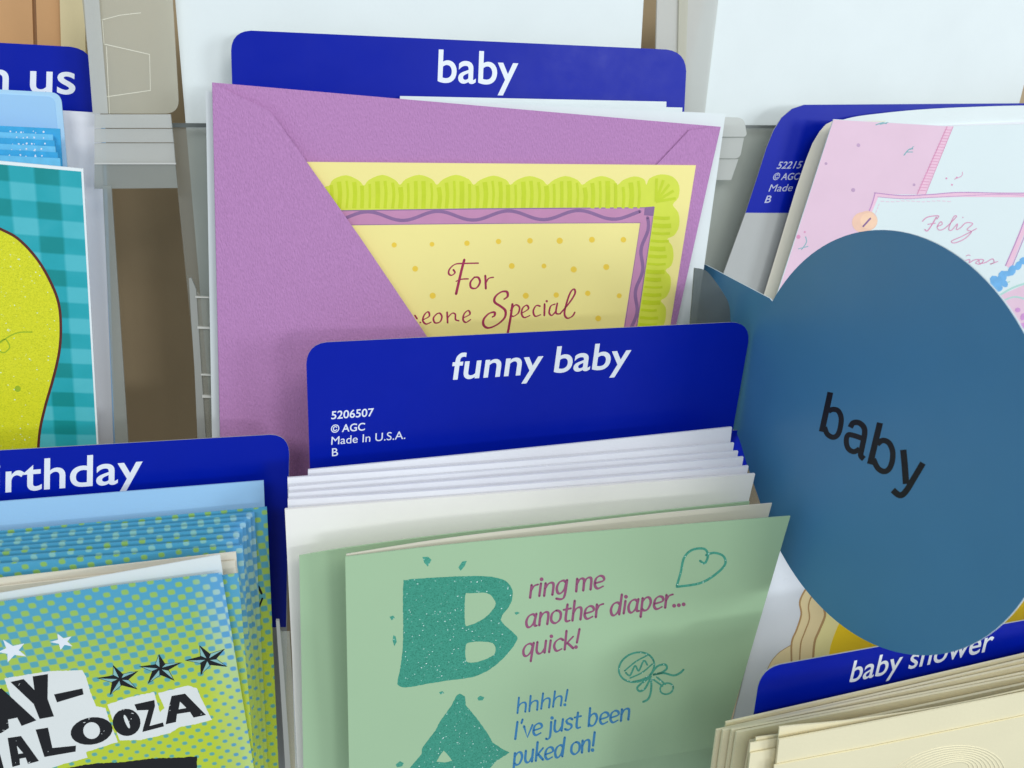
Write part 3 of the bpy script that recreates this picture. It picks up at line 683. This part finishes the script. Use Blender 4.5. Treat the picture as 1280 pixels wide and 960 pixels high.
t = thing("mint_card", Fe, "open mint green card with glitter letters B and A and the diaper joke", "greeting card")
sheet("inner_page", Fe, smooth([(433, 693), (560, 673), (690, 657.5), (830, 641.5), (965, 629)], 4) + [(885, 925), (740, 950), (640, 975), (440, 985)], 0.4, CREAMW, t)
Fc = Frame(7, (432, 700), 0.2905, (620, 985), yaw=1)
t2 = bpy.data.objects.new("front_cover", None); COL.objects.link(t2); t2.matrix_world = Fc.mat(); t2.parent = t; t2.matrix_parent_inverse = t.matrix_world.inverted()
gt = [(431.5, 696), (560, 681), (700, 668), (850, 656), (988, 645)]
sheet("cover_board", Fc, smooth(gt, 4) + [(904, 932), (820, 946), (740, 961), (640, 985), (437, 1000)], 0.4, GREEN, t2)
Z1 = 0.0001
s = 3.426; P_ = lambda *p: T(480, 680, s, p)
def jag(poly, a=1.0):
    out = []
    for i, p in enumerate(poly):
        q = poly[(i + 1) % len(poly)]; n_ = max(1, int(math.dist(p, q) / 2.2))
        for j in range(n_): out.append((p[0] + (q[0] - p[0]) * j / n_ + random.uniform(-a, a) * .35, p[1] + (q[1] - p[1]) * j / n_ + random.uniform(-a, a) * .35))
    return out
Bo = P_((82, 175), (95, 155), (150, 148), (280, 140), (400, 137), (470, 142), (520, 158), (548, 190), (550, 230), (535, 270), (500, 325), (560, 385), (570, 410), (545, 450), (500, 500), (440, 545), (370, 572), (270, 585), (180, 600), (90, 615), (62, 605), (58, 590), (70, 530), (80, 450), (82, 380))
Bh = [P_((348, 222), (370, 212), (440, 210), (470, 235), (477, 262), (450, 300), (410, 330), (365, 348), (347, 340)), P_((350, 440), (365, 422), (420, 418), (465, 425), (478, 450), (470, 475), (430, 495), (385, 508), (352, 500))]
flat("glitter_letter", Fc, [[jag(smooth(Bo, 3, True), .8)] + [jag(smooth(q, 3, True), .6) for q in Bh]], GLIT, t2, z=Z1)
Ao = P_((325, 640), (348, 655), (350, 690), (400, 750), (450, 820), (465, 850), (510, 880), (538, 893), (520, 905), (480, 930), (455, 960), (440, 1010), (100, 1010), (110, 960), (160, 900), (165, 870), (220, 800), (240, 760), (290, 690), (310, 650))
flat("glitter_letter", Fc, [[jag(Ao, .8), jag(P_((225, 932), (240, 905), (255, 885), (275, 905), (292, 928), (260, 936)), .5)]], GLIT, t2, z=Z1)
flat("glitter_specks", Fc, [[jag(P_(*p), .4)] for p in ([(165, 55), (190, 55), (203, 68), (188, 97), (172, 80)], [(318, 100), (335, 75), (355, 72), (345, 95), (328, 115)], [(24, 312), (38, 306), (47, 316), (32, 327)],
    [(40, 390), (50, 395), (54, 420), (44, 438), (37, 415)], [(236, 635), (250, 630), (258, 638), (242, 645)], [(400, 660), (412, 650), (430, 657), (422, 670), (404, 670)], [(50, 945), (68, 930), (85, 938), (78, 952), (56, 956)], [(558, 295), (570, 290), (582, 295), (566, 304)])], GLIT2, t2, z=Z1)
s = 2.0; Q = lambda w, *p: (T(340, 640, s, p), w / s)
pen("heart_drawing", Fc, [Q(6, (1012, 185), (1022, 150), (1030, 115), (1050, 95), (1080, 92), (1090, 108), (1082, 128), (1070, 122)), Q(6, (1085, 108), (1105, 102), (1128, 110), (1133, 130), (1110, 155), (1070, 178), (1012, 187))], GLIT2, t2, z=Z1)
s = 3.693; Q = lambda w, *p: (T(640, 700, s, p), w / s)
pen("rattle_drawing", Fc, [(T(640, 700, s, ell(575, 495, 84, 66, -22, 14)), 9 / s, 'C'), Q(7, (520, 512), (570, 470), (625, 440)), Q(7, (545, 545), (600, 520), (648, 480)), Q(8.4, (525, 520), (545, 533), (568, 488), (585, 512), (608, 465), (625, 485)), Q(8.4, (560, 562), (600, 552), (635, 535)),
    Q(9.8, (640, 530), (670, 492), (705, 482), (715, 500), (690, 520), (650, 530), (700, 522), (745, 533), (775, 522), (792, 506)), Q(9.8, (642, 538), (600, 568), (578, 590), (590, 606), (615, 592), (640, 550), (642, 600), (630, 640), (605, 655)), Q(8.4, (650, 550), (695, 582)), Q(8.4, (668, 540), (708, 574)), (T(640, 700, s, ell(714, 594, 31, 25, -20, 10)), 8 / s, 'C')], GLIT2, t2, z=Z1)
C6 = lambda x, y: (640 + x / 3.693, 700 + y / 3.693)
for tx, bl, br, xh, m_ in (("ring me", (78, 174), (422, 128), (1.6, -15.8), PLUM), ("another diaper...", (60, 312), (800, 208), (1.6, -15.8), PLUM), ("quick!", (46, 446), (308, 402), (1.6, -15), PLUM),
                       ("hhhh!", (20, 708), (256, 668), (1.2, -12.5), AZURE), ("I've just been", (10, 828), (542, 736), (1.2, -14.5), AZURE), ("puked on!", (5, 948), (382, 880), (1.2, -15), AZURE)):
    hand_text("lettering", Fc, tx, C6(*bl), C6(*br), xh, m_, t2, z=Z1)

Fd = Frame(0, (920, 560), 0.377, (905, 760))
t = thing("divider_card", Fd, "sliver of blue divider between the white envelope stack and the round sign", "divider", "blue divider cards")
sheet("card", Fd, rounded([(880, 540), (934, 537), (930, 760), (880, 760)], [0, 14, 0, 0]), 0.5, BACKING, t)
flat("blue_print", Fd, [[rounded([(880, 540), (934, 537), (932, 760), (880, 760)], [0, 14, 0, 0])]], BLUE, t, z=0.00004)
# ---- lower tier, left column
Fd = Frame(0, (180, 560), 0.318, (180, 1000))
t = thing("divider_card", Fd, "blue divider reading birthday above the halftone cards at lower left", "divider", "blue divider cards")
sheet("card", Fd, rounded([(-260, 578), (362, 542), (356, 1000), (-260, 1000)], [0, 24, 0, 0]), 0.5, BACKING, t)
flat("blue_print", Fd, [[rounded([(-260, 578), (362, 542), (357.5, 784), (-260, 790)], [0, 24, 0, 0])]], BLUE, t, z=0.00006)
type_text("lettering", Fd, "birthday", (-42, 618.8), (178, 602.2), (-41.5, 580.5), INK, t, bold=0.010, z=0.00014)
Fe = Frame(1, (180, 620), 0.3155, (150, 1000))
o = sheet("envelope", Fe, [(-260, 648), (329.5, 601), (346, 1000), (-260, 1000)], 0.7, PALEBLUE)
tag(o, "pale blue envelope between the birthday divider and the halftone cards", "envelope")
hy = [(664, 333.6, 634), (669, 318, 640.5), (675, 313, 646), (680.5, 307, 652), (686, 303, 659), (692, 299, 666), (698, 298, 673), (706, 303.5, 682)]
for i, (yl, xr, yr) in enumerate(hy):
    Fe = Frame(1.5 + i * .7, (180, 650 + i * 5), 0.3125 - i * 0.0023, (150, 1000))
    bx = (350, 337, 332, 328, 325, 322, 321, 323)[i]
    foot = Fe.loc(xr, yr); ft = foot.y
    o = sheet("halftone_card", Fe, [(-260, yl + (yl - yr) * .8), (xr, yr), (bx, 1000), (-260, 1000)], 0.6, halftone("halftone_%d" % i, ft + .004, ft - .07, foot.x + (.02 if i == 0 else -.004), (142, 190, 104) if i in (0, 5, 7) else (138, 200, 200)))
    tag(o, ("", "second", "third", "fourth", "fifth", "sixth", "seventh", "eighth")[i] + " blue and lime halftone card counted forward from the pale blue envelope" if i else "blue and lime halftone card at the back of its stack, widest to the right", "greeting card", "halftone cards stacked under the birthday divider")
    if i == 0:
        pen("star_tip", Fe, [([(323, 733), (327, 742)], 3, 'L'), ([(324, 758), (328, 748)], 2.4, 'L')], BLACK, o, z=.0001)
for i, (q, z) in enumerate((([(-260, 752), (295, 690), (298, 730), (-260, 800)], .2945), ([(-260, 762), (294, 701), (297, 740), (-260, 810)], .2930))):
    Fe = Frame(7, (180, 700), z, (150, 1000))
    o = sheet("cream_page", Fe, q, 0.5, CREAMW)
    tag(o, "cream page edge behind the star card, " + ("upper of two" if i == 0 else "lower of two"), "card page", "cream pages behind the star card")
Fe = Frame(7.5, (180, 730), 0.2915, (150, 1000)); f0 = Fe.loc(300, 716)
o = sheet("halftone_card", Fe, [(-260, 794), (298, 717), (322, 1000), (-260, 1000)], 0.5, halftone("halftone_near", f0.y + .004, f0.y - .06, f0.x + .001))
tag(o, "blue and lime halftone card directly behind the star card, in front of the cream pages", "greeting card", "halftone cards stacked under the birthday divider")
Ff = Frame(8, (180, 730), 0.2895, (150, 1000))
t = thing("star_card", Ff, "blue and lime dotted card with black stars and torn lettering AY-ALOOZA", "greeting card")
grid_sheet("inner_page", Ff, [(-260, 788), (274.5, 698.5), (318, 1000), (-260, 1000)], 0.4, WHITE, t, bow=lambda s, t: 1.0 * math.sin(math.pi * s) * (1 - t) - 2.2, z=0)
a0 = Ff.loc(275, 717)
sheet("card_front", Ff, [(-260, 800), (0, 753), (140, 733), (277, 716.5), (324, 1000), (-260, 1000)], 0.5, halftone("halftone_front", a0.y + .004, a0.y - .058, a0.x - .005), t, z=0.0008)
Z2 = 0.0009
s = 4.0; P_ = lambda *p: T(0, 780, s, p)
def star(cx, cy, tips): return (cx, cy), tips
wht = []; blk = []; pale = []
for (cx, cy), tips in (star(600, 275, [(565, 205), (692, 235), (688, 327), (548, 357), (482, 270)]), star(800, 222, [(795, 150), (910, 192), (873, 284), (738, 300), (695, 212)]), star(1038, 178, [(997, 106), (1125, 124), (1137, 214), (1003, 257), (923, 182)])):
    inn = []
    for i in range(5):
        a, b = tips[i], tips[(i + 1) % 5]; mx_, my_ = (a[0] + b[0]) / 2, (a[1] + b[1]) / 2
        inn.append((cx + (mx_ - cx) * .48, cy + (my_ - cy) * .48))
    blk.append([P_(*[p for i in range(5) for p in (tips[i], inn[i])])])
    for i in range(5):
        tp = tips[i]; q = inn[i - 1]; ct = (cx, cy); g = ((tp[0] + q[0] + cx) / 3, (tp[1] + q[1] + cy) / 3)
        sh = lambda p, f=.24: (p[0] + (g[0] - p[0]) * f, p[1] + (g[1] - p[1]) * f)
        pale.append([P_(sh(tp), sh(q), sh(ct))])
for (cx, cy), tips in (star(60, 132, [(15, 78), (122, 97), (132, 162), (38, 192), (-10, 140)]), star(312, 88, [(287, 48), (358, 62), (364, 112), (303, 130), (250, 90)])):
    wht.append([P_(*[p for i in range(5) for p in (tips[i], (cx + ((tips[i][0] + tips[(i + 1) % 5][0]) / 2 - cx) * .5, cy + ((tips[i][1] + tips[(i + 1) % 5][1]) / 2 - cy) * .5))])])
patches = [[jag(P_((-40, 330), (0, 318), (62, 390), (22, 272), (240, 236), (412, 230), (430, 262), (452, 340), (480, 412), (528, 420), (545, 480), (590, 590), (430, 640), (438, 668), (300, 705), (150, 760), (-40, 790)), 1)],
           [jag(P_((538, 402), (650, 365), (770, 340), (782, 380), (800, 440), (822, 420), (790, 345), (940, 308), (985, 322), (1005, 372), (1060, 478), (985, 500), (900, 515), (850, 545), (705, 580), (598, 582), (562, 475)), 1)]]
flat("torn_patch", Ff, patches, paper("patch_white", (228, 232, 230), rough=.6), t, z=Z2)
flat("white_star", Ff, wht, INK, t, z=Z2)
flat("black_star", Ff, blk, BLACK, t, z=Z2); flat("star_facet", Ff, pale, paper("facet_blue", (140, 190, 190)), t, z=Z2 + .00006)
Oh = lambda cx, cy, rx, ry, r: P_(*ell(cx, cy, rx, ry, r, 22))
letters = [[P_((-70, 560), (-15, 325), (8, 322), (182, 482), (108, 510), (86, 468), (40, 478), (45, 520), (5, 546))], [P_((52, 290), (118, 275), (172, 330), (163, 262), (240, 250), (238, 375), (270, 462), (198, 475), (168, 400))], [P_((270, 352), (412, 322), (418, 352), (285, 392))],
    [P_((38, 570), (105, 560), (195, 685), (140, 700), (128, 668), (98, 674), (100, 705), (62, 715)), P_((84, 608), (116, 646), (92, 650))], [P_((-20, 620), (0, 650), (20, 725), (-20, 730))], [P_((178, 528), (240, 518), (262, 620), (380, 608), (378, 638), (222, 665))],
    [Oh(458, 535, 106, 68, -10), Oh(458, 533, 42, 42, -10)], [Oh(633, 492, 70, 68, 20), Oh(634, 488, 9, 36, -22)], [P_((672, 402), (772, 380), (775, 410), (748, 510), (815, 492), (820, 512), (712, 540), (716, 520), (742, 430), (685, 432))],
    [P_((858, 360), (925, 348), (1030, 455), (968, 468), (950, 440), (885, 450), (880, 490), (828, 502), (845, 412)), P_((900, 388), (932, 420), (893, 427))],
    [jag(P_((300, 728), (400, 708), (480, 697), (600, 692), (760, 672), (900, 668), (985, 662), (986, 760), (300, 760)), 1.2)]]
flat("torn_lettering", Ff, letters, BLACK, t, z=Z2 + .00008)
random.seed(5)
flat("ink_scratches", Ff, [[P_(*ell(x + random.uniform(-6, 6), y + random.uniform(-6, 6), random.uniform(1.5, 8), random.uniform(.8, 2), random.uniform(-60, 10), 6))] for x, y in ((420, 490), (440, 480), (515, 540), (508, 555), (600, 435), (625, 432), (650, 470), (660, 450), (615, 470), (650, 490), (850, 410), (850, 430), (75, 690), (80, 590), (150, 690), (40, 495), (60, 470), (20, 530), (240, 640), (100, 300), (1000, 450))], MATS["patch_white"], t, z=Z2 + .00014)
random.seed(7)
Fp = Frame(0, (330, 800), 0.296, (350, 1000))
t = thing("pocket_side", Fp, "clear plastic pocket side between the halftone cards and the mint card stack", "plastic strip")
sheet("rail", Fp, [(345, 776), (349, 776), (354, 830), (366, 1000), (359, 1000), (350, 850)], 1.2, GREYP, t)
sheet("web", Fp, [(349, 790), (362, 790), (374, 1000), (362, 1000)], 0.6, CLEAR, t, z=-0.002)

# ---- lower right: card behind the shower divider, divider, cream envelopes
Fe = Frame(0, (1000, 800), 0.376, (1080, 1000))
t = thing("rainbow_card", Fe, "white card with buff and yellow curved stripes under the round sign", "greeting card")
sheet("card", Fe, [(985, 620), (1420, 560), (1330, 1000), (892, 1000)], 0.5, paper("glossy_white", (226, 231, 240), rough=.3), t)
s = 5.335; P_ = lambda *p: T(930, 680, s, p)
e1 = [(440, 270), (400, 320), (372, 390), (382, 470), (352, 570), (318, 660), (318, 820), (318, 900)]
e2 = [(480, 320), (446, 360), (430, 420), (436, 500), (404, 590), (378, 670), (370, 820), (368, 900)]
e3 = [(560, 330), (560, 380), (535, 430), (540, 480), (500, 580), (470, 660), (458, 820), (455, 900)]
e4 = [(660, 470), (640, 520), (620, 560), (590, 640), (570, 720), (560, 900)]
sm = lambda e: smooth(P_(*e), 5)
flat("buff_stripe", Fe, [[sm(e1) + sm(e2)[::-1]], [sm(e2) + sm(e3)[::-1]], [P_((318, 672), (240, 720), (185, 780), (150, 850), (140, 920), (318, 920))]], BUFF, t, z=.0001)
flat("straw_stripe", Fe, [[sm(e3) + sm(e4)[::-1]]], STRAW, t, z=.00012)
flat("amber_stripe", Fe, [[sm(e4) + P_((2100, 900), (2100, 80), (1600, 100), (800, 300))]], AMBER, t, z=.00014)
pen("stripe_edge", Fe, [(P_(*e1), 2.2), (P_(*e2), 1.7), (P_(*e3), 2.8), (P_((318, 672), (240, 720), (185, 780), (150, 850)), .8)], TAN, t, z=.00018)  # tan lines drawn along the edges of the stripes
Fd = Frame(2, (1100, 830), 0.322, (1100, 1000))
t = thing("divider_card", Fd, "blue divider reading baby shower at lower right under the round sign", "divider", "blue divider cards")
sheet("card", Fd, rounded([(951, 835), (1560, 725), (1500, 1000), (925, 1000)], [24, 24, 0, 0]), 0.5, BACKING, t)
flat("blue_print", Fd, [[rounded([(951, 835), (1560, 725), (1500, 1000), (925, 1000)], [24, 24, 0, 0])]], BLUE, t, z=0.00004)
type_text("lettering", Fd, "baby shower", (1061.5, 853), (1239, 813), (1068, 826), INK, t, bold=0.008)
cr = [((908, 904), (1280, 818), 0), ((896, 913), (1280, 825), 1), ((904, 913.5), (1280, 832), 2), ((915, 914), (1280, 839), 3), ((921, 917), (1280, 846), 4), ((938, 928), (1280, 854), 5)]
for i, (a, b, k_) in enumerate(cr):
    Fe = Frame(3 + k_ * .6, (1080, 870 + i * 4), 0.3185 - k_ * 0.0032, (1100, 1100))
    a = (a[0], a[1] + random.uniform(-1.2, 1.2)); b = (b[0], b[1] + random.uniform(-1.6, 1.6))
    ex = lambda x: (x, a[1] + (x - a[0]) * (b[1] - a[1]) / (b[0] - a[0]))
    o = grid_sheet("envelope", Fe, [a, ex(1500), (1440, 1100), (a[0] - (a[0] - 640) * .10, 1100)], 0.9, CREAM, bow=lambda s, t, q=i: (.5 + .5 * math.sin(q * 2.7)) * math.sin(math.pi * s * (1 + .2 * math.sin(q))) * (1 - t))
    tag(o, ("", "second", "third", "fourth", "fifth", "sixth")[i] + " cream envelope counted forward from the baby shower divider" if i else "cream envelope rearmost in the stack, against the baby shower divider", "envelope", "cream envelopes in the baby shower stack")
Fe = Frame(7, (1100, 930), 0.2975, (1000, 1100))
t = thing("folded_page", Fe, "small folded cream pages sticking out left of the front cream card", "card page")
sheet("page", Fe, [(938, 929), (975, 923), (975, 1010), (930, 1010)], 0.4, CREAM, t)
sheet("page", Fe, [(945, 922), (990, 916), (990, 940), (944, 940)], 0.4, CREAM, t, z=-.0009)
sheet("page", Fe, [(938, 942), (970, 936), (966, 1010), (930, 1010)], 0.4, CREAM, t, z=.0008)
Fe = Frame(7.5, (1100, 930), 0.2945, (1100, 1100))
o = sheet("cream_sheet", Fe, smooth([(974.5, 909), (1000, 906.5), (1040, 903), (1090, 897), (1180, 883), (1280, 862), (1420, 830)], 4) + [(1380, 1060), (958, 1060)], 0.5, CREAM)
tag(o, "cream sheet with a bowed top edge just behind the embossed card", "card page")
Ff = Frame(8, (1100, 930), 0.291, (1100, 1100))
t = thing("embossed_card", Ff, "cream card with an embossed flower and a raised line at bottom right corner", "greeting card")
sheet("card", Ff, [(974, 925), (1090, 903), (1280, 866), (1420, 838), (1380, 1100), (955, 1100)], 0.6, CREAM, t)
sheet("raised_panel", Ff, [(968, 957), (1090, 934), (1280, 895.5), (1400, 871), (1380, 1100), (955, 1100)], 0.5, CREAM, t, z=.0007)
for r in range(9):
    pts = [(1180 + (76 - r * 5.5) * math.cos(a_), 978 - r * .8 + (44 - r * 3.6) * math.sin(a_) - (math.cos(a_) * 12)) for a_ in [math.pi + math.pi * i_ / 16 for i_ in range(17)]]
    V = []; Fc_ = []
    g, f = ribbon_geo(pts, 2.4); n_ = 17
    mid = [Ff.loc(x, y, .0007 + .00022) for x, y in pts]; Lv = [Ff.loc(x, y, .00072) for x, y in g[:n_]]; Rv = [Ff.loc(x, y, .00072) for x, y in g[n_:2 * n_]]
    link("embossed_petal", Lv + mid + Rv, [(i, i + 1, n_ + i + 1, n_ + i) for i in range(n_ - 1)] + [(n_ + i, n_ + i + 1, 2 * n_ + i + 1, 2 * n_ + i) for i in range(n_ - 1)], CREAM, t, Ff)

# ---- the round sign standing out of the rack
nS = (ROT @ Vector((-0.952, -0.065, 0.301))).normalized()
ZS = 0.296
Fs = Frame(0, (590, 130), 0.33, (640, 480)); custom(Fs, nS, CAM + ray(1081.5, 550.4) * ZS); Fs.O = Fs.world(900, 450)
cen = Fs.loc(1081.5, 550.4); R = 0.251 * ZS
def on_circle(a): return Vector((cen.x + R * math.cos(a), cen.y + R * math.sin(a), 0))
def ang(px, py): p = Fs.loc(px, py) - cen; return math.atan2(p.y, p.x)
a0, a1 = ang(962, 372), ang(950, 632)
while a1 > a0: a1 -= 2 * math.pi
N = 96; circ = [on_circle(a0 + (a1 - a0) * i / N) for i in range(N + 1)]
ear = [Fs.loc(*p) for p in smooth([(941, 602), (932, 575), (925, 552), (918, 538), (904, 530)], 3)] + [Fs.loc(866, 530), Fs.loc(866, 324), Fs.loc(882, 331), Fs.loc(962, 373)]
out = circ + ear
t = thing("round_sign", Fs, "slate blue round sign reading baby in black, sticking out from the rack", "sign")
tr = tessellate_polygon([[Vector((v.x, v.y, 0)) for v in out]]); n_ = len(out)
tris = []
for q in tr:
    a, b, d = (out[i] for i in q)
    tris.append(tuple(q) if (b - a).cross(d - a).z > 0 else tuple(q[::-1]))
ar = sum(out[i].x * out[(i + 1) % n_].y - out[(i + 1) % n_].x * out[i].y for i in range(n_)) > 0
link("disc", out, tris, SIGN, t)
bk = [v - Vector((0, 0, .0007)) for v in out]
link("rim", [v - Vector((0, 0, .00002)) for v in out] + bk, [((i + 1) % n_, i, i + n_, (i + 1) % n_ + n_) if ar else (i, (i + 1) % n_, (i + 1) % n_ + n_, i + n_) for i in range(n_)] + [tuple(i + n_ for i in q[::-1]) for q in tris], SIGNEDGE, t)
s = 6.4; Q = lambda w, *p, m='': (T(1000, 480, s, p), w / s) + ((m,) if m else ())
pen("lettering", Fs, [Q(47, (243, 66), (174, 382), m='L'), Q(42, (228, 218), (262, 203), (305, 215), (329, 270), (322, 350), (300, 408), (262, 426), (218, 400), (196, 345)),
    Q(45, (402, 348), (425, 312), (470, 310), (510, 345), (517, 400), (496, 510), (486, 570), (512, 600)), Q(42, (500, 436), (430, 412), (385, 408), (370, 455), (385, 515), (430, 542), (476, 520)),
    Q(50, (640, 310), (560, 642), m='L'), Q(45, (618, 482), (660, 452), (710, 470), (740, 535), (738, 615), (712, 680), (670, 700), (622, 672), (586, 600)),
    Q(52, (826, 526), (838, 650), (848, 800), m='L'), Q(50, (984, 632), (905, 765), (860, 840), (820, 885), (785, 885), (742, 848))], BLACK, t, cap=False, k=6, z=0.0001)
Fp = Frame(0, (900, 370), 0.366, (890, 430))
o = sheet("clear_tab", Fp, smooth([(868, 335), (882, 338), (893, 350), (904, 366), (911, 380), (913, 400), (912, 440)], 4) + [(860, 440)], 0.6, plastic("tab_plastic", (120, 130, 132), clear=.3, rough=.3))
tag(o, "clear rounded plastic tab in front of the sign's arm beside the white envelope", "plastic tab")

for o in S.objects:
    if o.name.split(".")[0] in ("rose_buds", "specks", "sprigs", "glitter_specks", "glitter_spots", "ink_scratches", "stitches", "dashed_line", "scallop_stripes", "dots", "blue_flowers", "violet_flowers"):
        o["kind"] = "stuff"
